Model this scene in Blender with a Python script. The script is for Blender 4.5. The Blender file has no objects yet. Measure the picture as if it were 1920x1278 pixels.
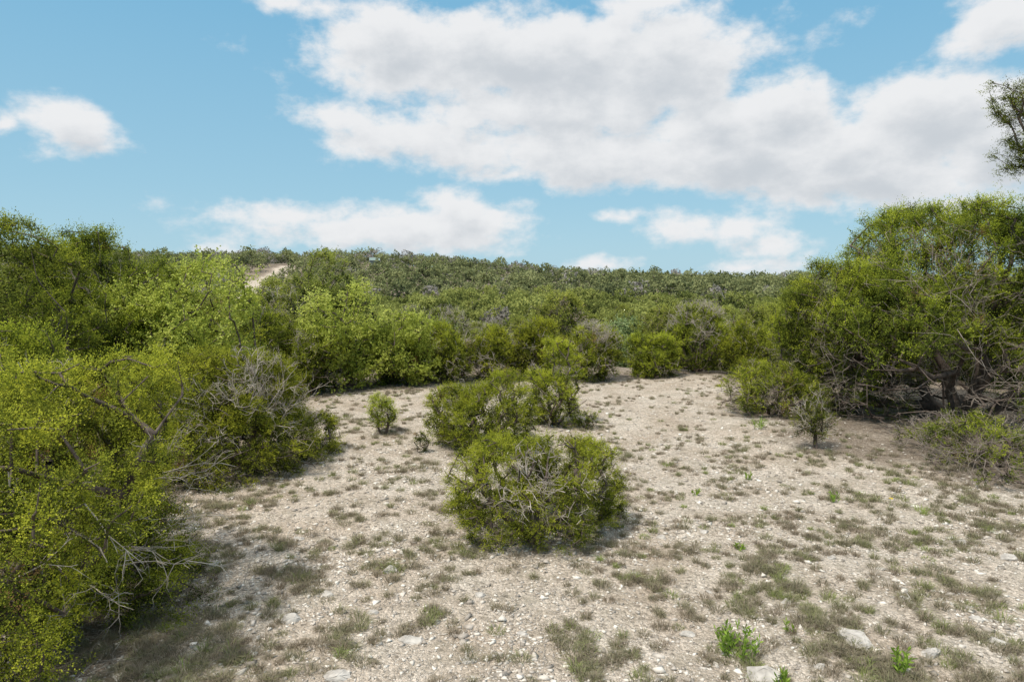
import bpy, math, random
import numpy as np
PI=math.pi
scene=bpy.context.scene
COL=scene.collection
CAMH=3.5; PITCH=math.radians(5.53); F=1280.0

# ------------------------------------------------------------------ helpers
def ground_point(px,py):
    a=(px-960)/F; b=(py-639)/F
    fy=math.cos(PITCH)-b*math.sin(PITCH); fz=-math.sin(PITCH)-b*math.cos(PITCH)
    t=CAMH/-fz
    return a*t, fy*t
def azel(px,py):
    a=(px-960)/F; b=(py-639)/F
    x=a; y=math.cos(PITCH)-b*math.sin(PITCH); z=-math.sin(PITCH)-b*math.cos(PITCH)
    n=math.sqrt(x*x+y*y+z*z)
    return math.atan2(x,y), math.asin(z/n)
def sstep(a,b,x):
    t=np.clip((x-a)/(b-a),0,1); return t*t*(3-2*t)
def hash2(ix,iy,s):
    n=(ix*374761393+iy*668265263+s*144269504)&0xffffffff
    n=((n^(n>>13))*1274126177)&0xffffffff
    return (n^(n>>16))/4294967296.0
def vnoise(x,y,cell,seed=0):
    x=np.asarray(x,float)/cell; y=np.asarray(y,float)/cell
    ix=np.floor(x).astype(np.int64); iy=np.floor(y).astype(np.int64)
    fx=x-ix; fy=y-iy; fx=fx*fx*(3-2*fx); fy=fy*fy*(3-2*fy)
    a=hash2(ix,iy,seed); b=hash2(ix+1,iy,seed); c=hash2(ix,iy+1,seed); d=hash2(ix+1,iy+1,seed)
    return (a*(1-fx)+b*fx)*(1-fy)+(c*(1-fx)+d*fx)*fy
def nrm(v): return v/np.maximum(np.linalg.norm(v,axis=-1,keepdims=True),1e-9)

AZT=[-180,-60,-29,-20,-14,-5,4,15,22,60,180]
HT =[4,7,7.7,7.9,7.0,4.9,2.2,0.1,-.4,-.4,4]
def T(x,y):
    x=np.asarray(x,float); y=np.asarray(y,float)
    d=np.sqrt(x*x+y*y); az=np.degrees(np.arctan2(x,y))
    drop=3.7*sstep(25,44,d)
    H=np.interp(az,AZT,HT)
    z=-drop+(H+3.7)*sstep(95,255,d)
    z=z-14*sstep(300,700,d)
    z=z+0.10*(vnoise(x,y,3.0,1)-.5)*sstep(2,6,d)+0.05*(vnoise(x,y,.8,2)-.5)+0.02*(vnoise(x,y,.25,3)-.5)*(d<40)
    z=z+1.6*(vnoise(x,y,22,4)-.5)*sstep(40,80,d)
    z=z+4.0*(vnoise(x,y,40,6)-.5)*sstep(110,220,d)
    return z

def tag(o,label=None,cat=None,group=None,kind=None):
    if label: o['label']=label
    if cat: o['category']=cat
    if group: o['group']=group
    if kind: o['kind']=kind
    return o
def make_mesh(name,V,faces,tone=None,mat=None,smooth=False,vattr=None):
    me=bpy.data.meshes.new(name)
    V=np.ascontiguousarray(V,dtype=np.float32); faces=np.ascontiguousarray(faces,dtype=np.int32)
    n,k=faces.shape
    me.vertices.add(len(V)); me.vertices.foreach_set('co',V.ravel())
    me.loops.add(n*k); me.loops.foreach_set('vertex_index',faces.ravel())
    me.polygons.add(n); me.polygons.foreach_set('loop_start',np.arange(0,n*k,k,dtype=np.int32))
    try: me.polygons.foreach_set('loop_total',np.full(n,k,dtype=np.int32))
    except Exception: pass
    if smooth: me.polygons.foreach_set('use_smooth',np.ones(n,dtype=bool))
    if tone is not None:
        a=me.attributes.new('tone','FLOAT','FACE'); a.data.foreach_set('value',np.ascontiguousarray(tone,dtype=np.float32))
    if vattr:
        for nm,v in vattr.items():
            a=me.attributes.new(nm,'FLOAT','POINT'); a.data.foreach_set('value',np.ascontiguousarray(v,dtype=np.float32))
    me.update(calc_edges=True)
    if mat: me.materials.append(mat)
    return me
def obj(name,me,parent=None):
    o=bpy.data.objects.new(name,me); COL.objects.link(o)
    if parent: o.parent=parent
    return o
def thing(name,label,cat,loc,group=None,rz=0):
    o=bpy.data.objects.new(name,None); COL.objects.link(o); o.empty_display_size=.3
    o.location=loc; o.rotation_euler=(0,0,rz)
    return tag(o,label,cat,group)
def copy_tree(o,parent=None):
    c=o.copy(); COL.objects.link(c)
    if parent: c.parent=parent
    for ch in list(o.children): copy_tree(ch,c)
    return c

def tubes(P0,P1,R0,R1,s=4):
    D=nrm(P1-P0)
    ref=np.where(np.abs(D[:,2:3])<.9,np.array([[0,0,1.]]),np.array([[1.,0,0]]))
    A=nrm(np.cross(D,ref)); B=np.cross(D,A)
    ext=(np.minimum(R0,R1)*.3)[:,None]*D
    P0=P0-ext; P1=P1+ext
    ang=np.arange(s)*2*PI/s
    ring=np.cos(ang)[None,:,None]*A[:,None,:]+np.sin(ang)[None,:,None]*B[:,None,:]
    V=np.concatenate([P0[:,None]+ring*R0[:,None,None],P1[:,None]+ring*R1[:,None,None]],1)
    i=np.arange(s); j=(i+1)%s
    f=np.stack([i,j,s+j,s+i],1)
    Fc=(np.arange(len(P0))*2*s)[:,None,None]+f[None]
    return V.reshape(-1,3),Fc.reshape(-1,4)
def rhombs(P,D,L,W,rng,Nn=None,nj=.7):
    n=len(P); q=rng.normal(size=(n,3))
    if Nn is not None: q=Nn+q*nj
    side=nrm(np.cross(D,q))
    m=P+D*(L*.5)[:,None]
    V=np.stack([P,m+side*(W*.5)[:,None],P+D*L[:,None],m-side*(W*.5)[:,None]],1)
    return V.reshape(-1,3),(np.arange(n)*4)[:,None]+np.arange(4)[None]

def grow(rng,S,D,L,R,segs,wig,up,taper=.65):
    a0=[];a1=[];r0=[];r1=[];pts=[];dr=[]
    P=S.copy(); D=nrm(D)
    for k in range(segs):
        D=nrm(D+rng.normal(size=D.shape)*wig+np.array([0,0,up]))
        Q=P+D*(L/segs)[:,None]
        a0.append(P);a1.append(Q);r0.append(R*(1-taper*k/segs));r1.append(R*(1-taper*(k+1)/segs))
        pts.append(Q);dr.append(D);P=Q
    return (np.concatenate(a0),np.concatenate(a1),np.concatenate(r0),np.concatenate(r1)),np.stack(pts,1),np.stack(dr,1)

def twigs(rng,S,D,L,R,levels=3,nsub=5,wig=.22,up=.05,zmin=.02,env=None):
    segs=[]
    cur=grow(rng,S,D,L,R,4,wig,up); segs.append(cur[0])
    Lc=L;Rc=R
    for lv in range(levels-1):
        pts,dr=cur[1],cur[2]; n,k,_=pts.shape
        idx=np.repeat(np.arange(n),nsub); kk=rng.integers(0,k,len(idx))
        S2=pts[idx,kk]; D2=nrm(dr[idx,kk]+rng.normal(size=(len(idx),3))*.65)
        L2=Lc[idx]*rng.uniform(.3,.65,len(idx)); R2=Rc[idx]*.6
        cur=grow(rng,S2,D2,L2,R2,3,wig*1.2,up); segs.append(cur[0]); Lc=L2;Rc=R2; nsub=max(2,nsub-2)
    A0,A1,R0,R1=[np.concatenate([s[i] for s in segs]) for i in range(4)]
    ok=(A0[:,2]>zmin)&(A1[:,2]>zmin)
    if env is not None:
        h,r,lim=env
        ok&=((A1[:,0]/r)**2+(A1[:,1]/r)**2+((A1[:,2]-.3*h)/(.7*h))**2)<lim
    return A0[ok],A1[ok],R0[ok],R1[ok]

def skeleton(rng,tips,nstem,h,r,rt,lean,spread):
    N=len(tips); cap=N*7+200
    pos=np.zeros((cap,3)); par=np.full(cap,-1); pl=np.zeros(cap); cnt=np.zeros(cap)
    n=1; pos[0]=(0,0,-.06)
    a0=rng.uniform(0,2*PI)
    for s in range(nstem):
        az=a0+2*PI*s/nstem+rng.normal()*.3; tilt=rng.uniform(.15,.75)*spread if nstem>1 else .12
        d=np.array([math.sin(tilt)*math.cos(az),math.sin(tilt)*math.sin(az),math.cos(tilt)])+lean
        p=np.array([math.cos(az),math.sin(az),0])*.02*nstem*h/3; p[2]=-.05; last=0
        L=h*rng.uniform(.35,.6)
        for k in range(6):
            d=d+rng.normal(size=3)*.16; d[2]=max(d[2],.25); d/=np.linalg.norm(d)
            p=p+d*L/6
            pos[n]=p; par[n]=last; pl[n]=pl[last]+L/6; last=n; n+=1
    order=np.argsort(np.linalg.norm(tips,axis=1))
    for t in order:
        c=tips[t]
        dist=np.linalg.norm(pos[1:n]-c,axis=1)
        cost=dist*(1+.25*(pos[1:n,2]>c[2]+.1))+.22*pl[1:n]
        j=int(np.argmin(cost))+1; d0=dist[j-1]
        m=int(min(6,max(1,round(d0/(.12*h)))))
        st=pos[j].copy(); last=j; bow=rng.normal(size=3)*d0*.10; bow[2]-=d0*.06
        for k in range(1,m+1):
            u=k/m; q=st+(c-st)*u+bow*math.sin(PI*u)+(rng.normal(size=3)*d0*.03 if k<m else 0)
            pos[n]=q; par[n]=last; pl[n]=pl[last]+d0/m; last=n; n+=1
        cnt[last]+=1
    for i in range(n-1,0,-1): cnt[par[i]]+=cnt[i]
    rad=rt*np.maximum(cnt,1)**.5
    i=np.arange(1,n); p=par[1:n]
    rp=np.where(p==0,rad[i]*1.25,np.minimum(rad[p],rad[i]*1.6))
    return pos[:n],rad[:n],pos[p],pos[i],rp,rad[i]

def plant_geo(seed,h,r,N,S,K,ll,lw,size,nstem=5,lump=.2,tw=.35,low=.7,bare_low=0,dead=40,dead_len=.5,rt=.006,
              rin=.6,upb=.45,toneb=.5,tonev=.16,brown=.012,lean=(0,0,0),spread=1.,twk=1.,zmin=.05,pexp=2.2,top_dead=0,dead_dir=None,
              leafjit=.5,spj=.6,env=.75,shade_slope=.22,bl=(.3,.62),nj=.5,fan=.17,C0=None,tipc=.62,fhi=1.22):
    rng=np.random.default_rng(seed)
    if ll<.06:
        ll*=.88; lw*=.88; K=int(K*1.28)
        if C0 is None: size*=1.12; S=int(S*1.1); N=int(N*.93)
    lean=np.array(lean,float)
    cen=np.array([0,0,.3*h])
    if C0 is None:
        t=rng.uniform(zmin,1,N*6)
        R=np.where(t>tw,np.sqrt(np.maximum(0,1-(np.maximum(t-tw,0)/(1-tw))**pexp)),low+(1-low)*t/tw)
        keep=rng.uniform(size=len(t))<(R*.75+.25); t=t[keep][:N]; R=R[keep][:N]; n=len(t)
        th=rng.uniform(0,2*PI,n); rho=1-(1-rin)*rng.uniform(size=n)**1.6
        C=np.stack([R*np.cos(th)*rho*r,R*np.sin(th)*rho*r,t*h*(.85+.15*rho)],1)
        # extra cover for the flat top of the crown
        k=max(1,n//7); a=rng.uniform(0,2*PI,k); q=np.sqrt(rng.uniform(size=k))*.75
        tz=tw+(1-tw)*np.maximum(0,1-q**2)**(1/pexp)
        C=np.vstack([C,np.stack([q*r*np.cos(a),q*r*np.sin(a),tz*h*rng.uniform(.9,1,k)],1)]); rho=np.append(rho,np.full(k,.97)); n=len(C)
        dirs=nrm((C-cen)/np.array([r,r,h]))
        f=np.ones(n)
        for q in range(7):
            k=rng.normal(size=3); k=k/np.linalg.norm(k)*rng.uniform(2.5,8); f+=lump*.5*np.sin(dirs@k+rng.uniform(0,6.28))*(1.3 if q<3 else .8)
        f=np.clip(f,.5,fhi)
        C=cen+(C-cen)*f[:,None]; C+=rng.normal(size=C.shape)*size*.12
        C[:,2]*=(h-size*.6)/np.percentile(C[:,2],98)
        C[:,2]=np.minimum(C[:,2],h-size*.45)
        hr=np.hypot(C[:,0],C[:,1]); C[:,:2]*=(r-size*.5)/np.percentile(hr,93)
        hr=np.hypot(C[:,0],C[:,1]); C[:,:2]*=np.minimum(1,(r*1.03-size*.4)/np.maximum(hr,1e-6))[:,None]
        C+=lean[None]*(np.maximum(C[:,2:3],0)/h)**1.2*h
        C[:,2]=np.maximum(C[:,2],zmin*h*.6+.03)
    else:
        C=C0; n=len(C); rho=np.full(n,.9)
    if bare_low>0:
        pb=bare_low*(1-sstep(bl[0],bl[1],C[:,2]/h)); fol=rng.uniform(size=n)>pb
    else: fol=np.ones(n,bool)
    if top_dead>0 and dead_dir is not None:
        dd=np.array(dead_dir,float); dd/=np.linalg.norm(dd)
        fol&=~((nrm(C-cen)@dd>.92)&(rng.uniform(size=n)<top_dead))
    pos,rad,p0,p1,r0,r1=skeleton(rng,C,nstem,h,r,rt,lean*.5,spread)
    big=r1>rt*4.2
    bv=tubes(p0[~big],p1[~big],np.minimum(r0[~big],rt*5),r1[~big],4)
    if big.any():
        tv=tubes(p0[big],p1[big],r0[big],r1[big],7)
        bv=(np.vstack([tv[0],bv[0]]),np.vstack([tv[1],bv[1]+len(tv[0])]))
    Cf=C[fol]; m=len(Cf); rf=rho[fol]
    O=nrm((Cf-cen-lean*h*.5)/np.array([1,1,h/r*.8])); OUT=nrm(O+np.array([0,0,.35])); O=nrm(O+np.array([0,0,upb])+rng.normal(size=(m,3))*.15)
    sz=size*rng.uniform(.65,1.35,m)
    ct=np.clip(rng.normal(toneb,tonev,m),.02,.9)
    ct=ct+shade_slope*(Cf[:,2]/h-.6)+.45*(rf-.88)  # crown shade painted into tone, low and inside, along with darker older foliage
    isb=rng.uniform(size=m)<brown
    ii=np.repeat(np.arange(m),S)
    jj=rng.normal(size=(len(ii),3)); od=O[ii]
    SD=nrm(od+jj*spj)
    SP=Cf[ii]-od*(sz[ii]*.6)[:,None]+rng.normal(size=(len(ii),3))*(sz[ii]*fan)[:,None]
    SL=sz[ii]*rng.uniform(.8,1.12,len(ii)); st=rng.normal(0,.06,len(ii))
    kk=np.repeat(np.arange(len(ii)),K); u=.22+.78*np.tile((np.arange(K)+.3)/K,len(ii))
    LP=SP[kk]+SD[kk]*(SL[kk]*u)[:,None]+rng.normal(size=(len(kk),3))*(SL[kk]*.06)[:,None]
    LD=nrm(SD[kk]+rng.normal(size=(len(kk),3))*leafjit)
    LL=ll*rng.uniform(.6,1.3,len(kk))*(1.15-.5*u); LW=lw*rng.uniform(.7,1.3,len(kk))*(1.15-.5*u)
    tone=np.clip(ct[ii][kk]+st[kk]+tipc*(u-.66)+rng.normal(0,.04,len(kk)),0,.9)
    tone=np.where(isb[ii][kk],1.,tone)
    okz=LP[:,2]>.01
    NN=OUT[ii][kk][okz]
    LP,LD,LL,LW,tone=LP[okz],LD[okz],LL[okz],LW[okz],tone[okz]
    lv=rhombs(LP,LD,LL,LW,rng,NN,nj)
    dv=None
    if dead>0:
        inner=np.where((pos[:,2]>.03*h))[0]
        if dead_dir is not None:
            w=np.exp(5*(nrm(pos[inner]-cen)@(np.array(dead_dir)/np.linalg.norm(dead_dir))))
        else:
            w=np.exp(-1.2*pos[inner,2]/h)
            if bare_low>0: w=np.exp(-1.6*np.abs(pos[inner,2]/h-.22))
        w/=w.sum(); s=rng.choice(inner,dead,p=w)
        S0=pos[s]; D0=S0-np.array([0,0,.15*h]); D0=nrm(nrm(D0)+rng.normal(size=D0.shape)*.45)
        dl=dead_len*rng.uniform(.5,1.3,dead)
        sg=twigs(rng,S0,D0,dl,np.full(dead,.008*twk),levels=3,nsub=5,wig=.2,up=.02,env=(h,r,env))
        if len(sg[0]): dv=tubes(*sg,s=3)
    return dict(trunk=bv,crown=(lv[0],lv[1],tone),dead_branches=dv)

def build_plant(name,label,cat,loc,geo,mats,group=None,rz=0):
    t=thing(name,label,cat,loc,group,rz)
    obj('trunk',make_mesh('trunk',*geo['trunk'],mat=mats['bark'],smooth=True),t)
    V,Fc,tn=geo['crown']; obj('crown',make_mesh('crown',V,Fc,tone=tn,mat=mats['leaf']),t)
    if geo['dead_branches'] is not None: obj('dead_branches',make_mesh('dead_branches',*geo['dead_branches'],mat=mats['dead']),t)
    return t

# ------------------------------------------------------------------ materials
def newmat(name):
    m=bpy.data.materials.new(name); m.use_nodes=True; nt=m.node_tree; nt.nodes.clear()
    return m,nt,nt.nodes,nt.links
def ramp(nt,stops):
    n=nt.nodes.new('ShaderNodeValToRGB'); cr=n.color_ramp
    while len(cr.elements)<len(stops): cr.elements.new(.5)
    for e,(p,c) in zip(cr.elements,stops): e.position=p; e.color=(*c,1)
    return n
def leaf_mat(name,stops,trans=.42,vary=.12):
    m,nt,N,L=newmat(name)
    out=N.new('ShaderNodeOutputMaterial'); at=N.new('ShaderNodeAttribute'); at.attribute_name='tone'
    cr=ramp(nt,stops); L.new(at.outputs['Fac'],cr.inputs[0]); col=cr.outputs[0]
    if vary>0:
        oi=N.new('ShaderNodeObjectInfo'); mr=N.new('ShaderNodeMapRange'); mr.inputs[3].default_value=1-vary; mr.inputs[4].default_value=1+vary
        L.new(oi.outputs['Random'],mr.inputs[0])
        hs=N.new('ShaderNodeHueSaturation'); L.new(col,hs.inputs['Color']); L.new(mr.outputs[0],hs.inputs['Value'])
        mr2=N.new('ShaderNodeMapRange'); mr2.inputs[3].default_value=.488; mr2.inputs[4].default_value=.504
        wn=N.new('ShaderNodeTexWhiteNoise'); wn.noise_dimensions='1D'; L.new(oi.outputs['Random'],wn.inputs['W']); L.new(wn.outputs['Value'],mr2.inputs[0])
        L.new(mr2.outputs[0],hs.inputs['Hue']); col=hs.outputs[0]
    d=N.new('ShaderNodeBsdfDiffuse'); L.new(col,d.inputs[0])
    if trans>0:
        tr=N.new('ShaderNodeBsdfTranslucent'); mx=N.new('ShaderNodeMixShader'); mx.inputs[0].default_value=trans
        L.new(col,tr.inputs[0]); L.new(d.outputs[0],mx.inputs[1]); L.new(tr.outputs[0],mx.inputs[2]); L.new(mx.outputs[0],out.inputs[0])
    else: L.new(d.outputs[0],out.inputs[0])
    return m
def noise_mat(name,c1,c2,scale,rough=.9,bump=.3,detail=4,stretch=None):
    m,nt,N,L=newmat(name)
    out=N.new('ShaderNodeOutputMaterial'); b=N.new('ShaderNodeBsdfPrincipled'); b.inputs['Roughness'].default_value=rough; b.inputs['Specular IOR Level'].default_value=.2
    tc=N.new('ShaderNodeTexCoord'); no=N.new('ShaderNodeTexNoise'); no.inputs['Scale'].default_value=scale; no.inputs['Detail'].default_value=detail
    mp=N.new('ShaderNodeMapping'); L.new(tc.outputs['Object'],mp.inputs[0]); L.new(mp.outputs[0],no.inputs['Vector'])
    if stretch: mp.inputs['Scale'].default_value=stretch
    cr=ramp(nt,[(.3,c1),(.7,c2)]); L.new(no.outputs[0],cr.inputs[0]); L.new(cr.outputs[0],b.inputs['Base Color'])
    if bump:
        bp=N.new('ShaderNodeBump'); bp.inputs['Strength'].default_value=bump; bp.inputs['Distance'].default_value=.02
        L.new(no.outputs[0],bp.inputs['Height']); L.new(bp.outputs[0],b.inputs['Normal'])
    L.new(b.outputs[0],out.inputs[0]); return m
JUN=[(0,(.034,.044,.013)),(.3,(.115,.145,.026)),(.55,(.268,.305,.04)),(.82,(.48,.515,.05)),(.92,(.52,.54,.065)),(.97,(.30,.20,.08))]
JUNF=[(0,(.028,.038,.015)),(.3,(.098,.122,.030)),(.55,(.212,.24,.050)),(.82,(.36,.385,.078)),(.92,(.38,.40,.09)),(.97,(.30,.25,.18))]
LIME=[(0,(.13,.17,.025)),(.4,(.30,.36,.06)),(.7,(.46,.52,.10)),(.95,(.56,.61,.16)),(1,(.56,.61,.16))]
OAK=[(0,(.10,.14,.06)),(.4,(.21,.27,.11)),(.7,(.31,.37,.16)),(.95,(.38,.43,.21)),(1,(.38,.43,.21))]
M={}
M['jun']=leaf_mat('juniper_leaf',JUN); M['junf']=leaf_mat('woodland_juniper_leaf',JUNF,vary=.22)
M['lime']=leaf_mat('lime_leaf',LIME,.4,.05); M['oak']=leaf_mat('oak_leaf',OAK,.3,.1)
M['bark']=noise_mat('bark',(.05,.036,.028),(.17,.13,.105),14,stretch=(1,1,.25))
M['dead']=noise_mat('dead_wood',(.28,.23,.18),(.55,.48,.40),6,bump=0)
M['deadd']=noise_mat('brown_dead_wood',(.17,.13,.10),(.40,.335,.275),6,bump=0)
M['rock']=noise_mat('limestone',(.30,.27,.235),(.60,.55,.485),9,bump=.8,detail=8)
M['stem']=noise_mat('green_stem',(.12,.2,.03),(.2,.3,.06),10,bump=0)
jm=dict(bark=M['bark'],leaf=M['jun'],dead=M['dead']); jd=dict(bark=M['bark'],leaf=M['jun'],dead=M['deadd']); jf=dict(bark=M['bark'],leaf=M['junf'],dead=M['deadd'])
lm=dict(bark=M['bark'],leaf=M['lime'],dead=M['dead']); om=dict(bark=M['bark'],leaf=M['oak'],dead=M['dead'])

# ------------------------------------------------------------------ hero plants
HERO=[]
def hero(name,label,cat,xy,geo,mats,r,rz=0,group=None):
    x,y=xy; HERO.append((x,y,r))
    return build_plant(name,label,cat,(x,y,float(T(x,y))-.02),geo,mats,group,rz)
BROAD=dict(leafjit=1.2,spj=1.1,fan=.4,nj=.7,tw=.45,low=.7,upb=.3,brown=0,tipc=.25)

hero('juniper_tree','big bright yellow-green juniper filling the bottom left corner, nearest to the viewer','tree',(-4.95,6.7),
     plant_geo(11,2.85,2.25,960,19,18,.031,.0155,.25,nstem=8,lump=.3,dead=130,dead_len=.6,toneb=.55,tonev=.16,brown=.015,rin=.6,bare_low=.12,low=1.0,tw=.55,zmin=.02,env=1.0,bl=(.05,.3),pexp=2.6,fhi=1.28),jm,2.1)
hero('juniper_tree','rounded olive juniper with grey twigs on top, behind the big corner juniper','tree',(-4.95,12.4),
     plant_geo(12,2.25,1.8,620,17,14,.040,.020,.23,nstem=9,lump=.2,dead=100,dead_len=.55,toneb=.52,brown=.015,top_dead=.45,dead_dir=(.3,-.6,.75),low=.85,bare_low=.4,env=1.05,bl=(.05,.35)),jm,1.6)
for k,(x,y,h,r,lb) in enumerate([
    (-9.6,12.2,4.65,2.2,'tall dark juniper cut by the left frame edge, its top above the horizon'),
    (-8.9,14.8,4.6,1.8,'tall juniper second from the left edge, crown against the blue sky'),
    (-7.4,9.8,2.9,1.6,'mid height juniper wedged between the tall left juniper and the big corner juniper'),
    (-10.4,17.5,4.4,2.0,'juniper with the lowest skyline top of the tall left group, beside the pale hill')]):
    hero('juniper_tree',lb,'tree',(x,y),plant_geo(20+k,h,r,580,16,13,.052,.026,.31,nstem=5,lump=.28,dead=60,dead_len=.7,toneb=.42,upb=.7,pexp=2.2,env=.85,fhi=1.25),jm,r)
hero('leafy_tree','light lime green broadleaf tree rising among the dark junipers on the left','tree',(-7.3,14.6),
     plant_geo(31,3.95,1.75,400,12,9,.068,.048,.29,nstem=3,lump=.4,dead=10,toneb=.60,fhi=1.35,**BROAD),lm,1.5)
hero('leafy_tree','lime green broadleaf tree with open crown at the back left edge of the clearing','tree',(-5.0,21.0),
     plant_geo(32,3.3,1.55,300,12,9,.072,.052,.29,nstem=3,lump=.45,dead=10,toneb=.64,fhi=1.35,**BROAD),lm,1.3)
hero('leafy_tree','low lime green bush right of the taller lime tree at the back','tree',(-3.4,21.8),
     plant_geo(33,2.4,1.45,230,11,9,.072,.052,.27,nstem=4,lump=.4,dead=10,toneb=.5,fhi=1.35,**BROAD),lm,1.3)
hero('juniper_shrub','domed bright green juniper bush with grey dead branches in its middle, centre foreground','shrub',(.30,9.15),
     plant_geo(41,1.42,1.28,470,17,15,.026,.013,.165,nstem=9,lump=.2,dead=85,dead_len=.4,toneb=.58,brown=.015,top_dead=.8,dead_dir=(.10,-.62,.75),low=.78,tw=.36,rin=.6,twk=1.0,spread=1.4,env=1.0,pexp=1.8),jm,1.15)
hero('juniper_shrub','broad flat-topped juniper bush directly behind the domed centre bush','shrub',(-.62,13.7),
     plant_geo(42,1.66,1.26,430,15,14,.034,.017,.19,nstem=8,lump=.2,dead=30,dead_len=.35,toneb=.56,brown=.01,low=.75,spread=1.2,pexp=2.0),jm,1.2)
hero('juniper_shrub','slender upright juniper bush touching the right side of the broad flat-topped bush','shrub',(.98,15.9),
     plant_geo(43,2.15,.82,220,13,12,.04,.019,.2,nstem=5,lump=.28,dead=36,dead_len=.35,toneb=.64,brown=.02,low=.75,pexp=2,env=1),jm,.7)
x,y=ground_point(718,815)
hero('juniper_sapling','little juniper sapling on a bare thin trunk, left of the centre bushes','shrub',(x,y),
     plant_geo(44,.98,.38,75,12,11,.03,.014,.15,nstem=2,lump=.2,dead=6,dead_len=.2,toneb=.55,zmin=.3,low=.6,rt=.0045),jm,.25)
x,y=ground_point(790,852)
hero('juniper_sapling','tiny sparse sapling between the little sapling and the broad centre bush','shrub',(x,y),
     plant_geo(45,.5,.2,28,8,8,.03,.013,.1,nstem=2,dead=10,dead_len=.2,toneb=.35,zmin=.2,rt=.0035),jm,.2)
x,y=ground_point(1098,800)
hero('juniper_sapling','small ragged sapling right of the slender upright bush','shrub',(x,y),
     plant_geo(46,.5,.35,36,9,9,.032,.015,.12,nstem=3,dead=8,dead_len=.2,toneb=.42,zmin=.15,rt=.0035,lump=.4),jm,.3)
hero('juniper_tree','largest juniper on the right, dark leaning trunks and a tangle of bare lower branches','tree',(10.9,16.4),
     plant_geo(51,5.35,3.6,2050,16,13,.052,.027,.34,nstem=10,lump=.14,dead=480,dead_len=1.25,toneb=.44,brown=.015,bare_low=.93,bl=(.26,.48),low=.85,spread=1.35,rt=.0062,twk=1.25,tw=.5,rin=.58,env=.9,pexp=2.8),jd,3.4)
hero('juniper_tree','lower juniper leaning left out of the largest right juniper, its sloping top on the skyline','tree',(8.6,17.6),
     plant_geo(52,4.0,2.1,820,16,13,.052,.027,.31,nstem=7,lump=.2,dead=220,dead_len=.9,toneb=.44,brown=.015,bare_low=.85,bl=(.22,.48),low=.85,spread=1.2,twk=1.25,tw=.45,env=.9,rt=.0055,pexp=2.1,rin=.55),jd,2.2)
hero('juniper_shrub','low spreading juniper with grey twigs at the left foot of the big right trees','shrub',(6.5,17.0),
     plant_geo(53,1.4,1.3,300,14,12,.038,.019,.21,nstem=8,lump=.3,dead=90,dead_len=.55,toneb=.54,brown=.01,bare_low=.35,low=.9,spread=1.4,tw=.3,env=1.1),jd,1.1)
x,y=ground_point(1527,842)
hero('juniper_sapling','small dark juniper on a single black trunk in front of the big right trees','shrub',(x,y),
     plant_geo(54,1.4,.48,60,11,10,.034,.016,.17,nstem=2,lump=.6,dead=26,dead_len=.45,toneb=.34,zmin=.32,low=.6,rt=.0036,env=1.4,fhi=1.5),jm,.5)
hero('juniper_shrub','ground-hugging juniper branches at the right frame edge below the largest tree','shrub',(9.0,12.4),
     plant_geo(55,.95,1.9,320,13,12,.036,.018,.2,nstem=8,lump=.3,dead=240,dead_len=.8,toneb=.50,low=1,spread=1.6,tw=.4,bare_low=.55,bl=(.3,1.3),env=1.1),jd,1.7)
rb=np.random.default_rng(8)
def lobe(n,c,s):
    d=nrm(rb.normal(size=(n,3)))*rb.uniform(.2,1,(n,1)); return np.array(c)+d*np.array(s)
TX=12.6
CB=np.vstack([lobe(44,(9.95-TX,0,7.1),(.85,.7,.36)),lobe(30,(9.85-TX,0,6.75),(.45,.5,.3)),lobe(34,(10.2-TX,.1,6.15),(.75,.6,.34)),lobe(26,(10.15-TX,.1,5.75),(.5,.6,.3)),lobe(24,(10.6-TX,0,6.6),(.5,.5,.6)),lobe(170,(.3,.3,6.9),(1.6,1.6,1.2))])
hero('juniper_tree','tall juniper standing past the right frame edge, only one leafy branch reaching into the sky','tree',(TX,13.8),
     plant_geo(56,8.0,2.5,0,12,13,.036,.017,.22,nstem=2,dead=14,dead_len=.4,toneb=.34,spread=.4,rt=.0042,C0=CB,upb=.2,shade_slope=0),jm,1.0)
BACK=[(1228,707,1.6,1.05,.52,16,'rounded green juniper bush standing alone at the far end of the clearing'),
      (1108,716,1.95,1.2,.52,130,'grey juniper bush with many dead bare branches at the far end of the clearing'),
      (1312,697,2.6,1.4,.52,120,'grey-topped juniper behind the rounded bush at the far end of the clearing'),
      (1415,705,2.0,1.2,.50,60,'green juniper in the far right corner of the clearing, left of the big trees'),
      (575,742,2.1,1.25,.42,60,'brownish olive juniper at the back left corner of the clearing'),
      (470,738,3.0,1.5,.44,40,'tall olive juniper left of the brownish one, behind the clearing corner'),
      (840,720,2.0,1.1,.46,80,'grey-green juniper right of the lime trees in the back row'),
      (925,716,1.9,1.0,.48,80,'low twiggy juniper in the back row above the broad centre bush'),
      (1005,712,2.1,1.0,.50,50,'olive juniper in the back row above the slender upright bush'),
      (745,722,1.8,1.1,.38,40,'dark low juniper under the lime tree at the back of the clearing'),
      (390,770,2.9,1.5,.42,30,'juniper between the left lime tree and the clearing')]
for k,(px,py,h,r,tb,dd,lb) in enumerate(BACK):
    x,y=ground_point(px,py); gy_=100<dd
    hero('juniper_tree' if h>1.9 else 'juniper_shrub',lb,'tree' if h>1.9 else 'shrub',(x,y+.5),
      plant_geo(60+k,h,r,320,13,11,.054,.028,.26,nstem=7,lump=.28,dead=dd,dead_len=.7 if gy_ else .6,toneb=tb,brown=.01,low=.68,tw=.4,twk=1.1,bare_low=.45 if dd>70 else .3,
                top_dead=.3 if gy_ else 0,dead_dir=(0,-.5,.8) if gy_ else None,env=1.25 if gy_ else 1.0,fhi=1.3),jm,r)

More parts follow.
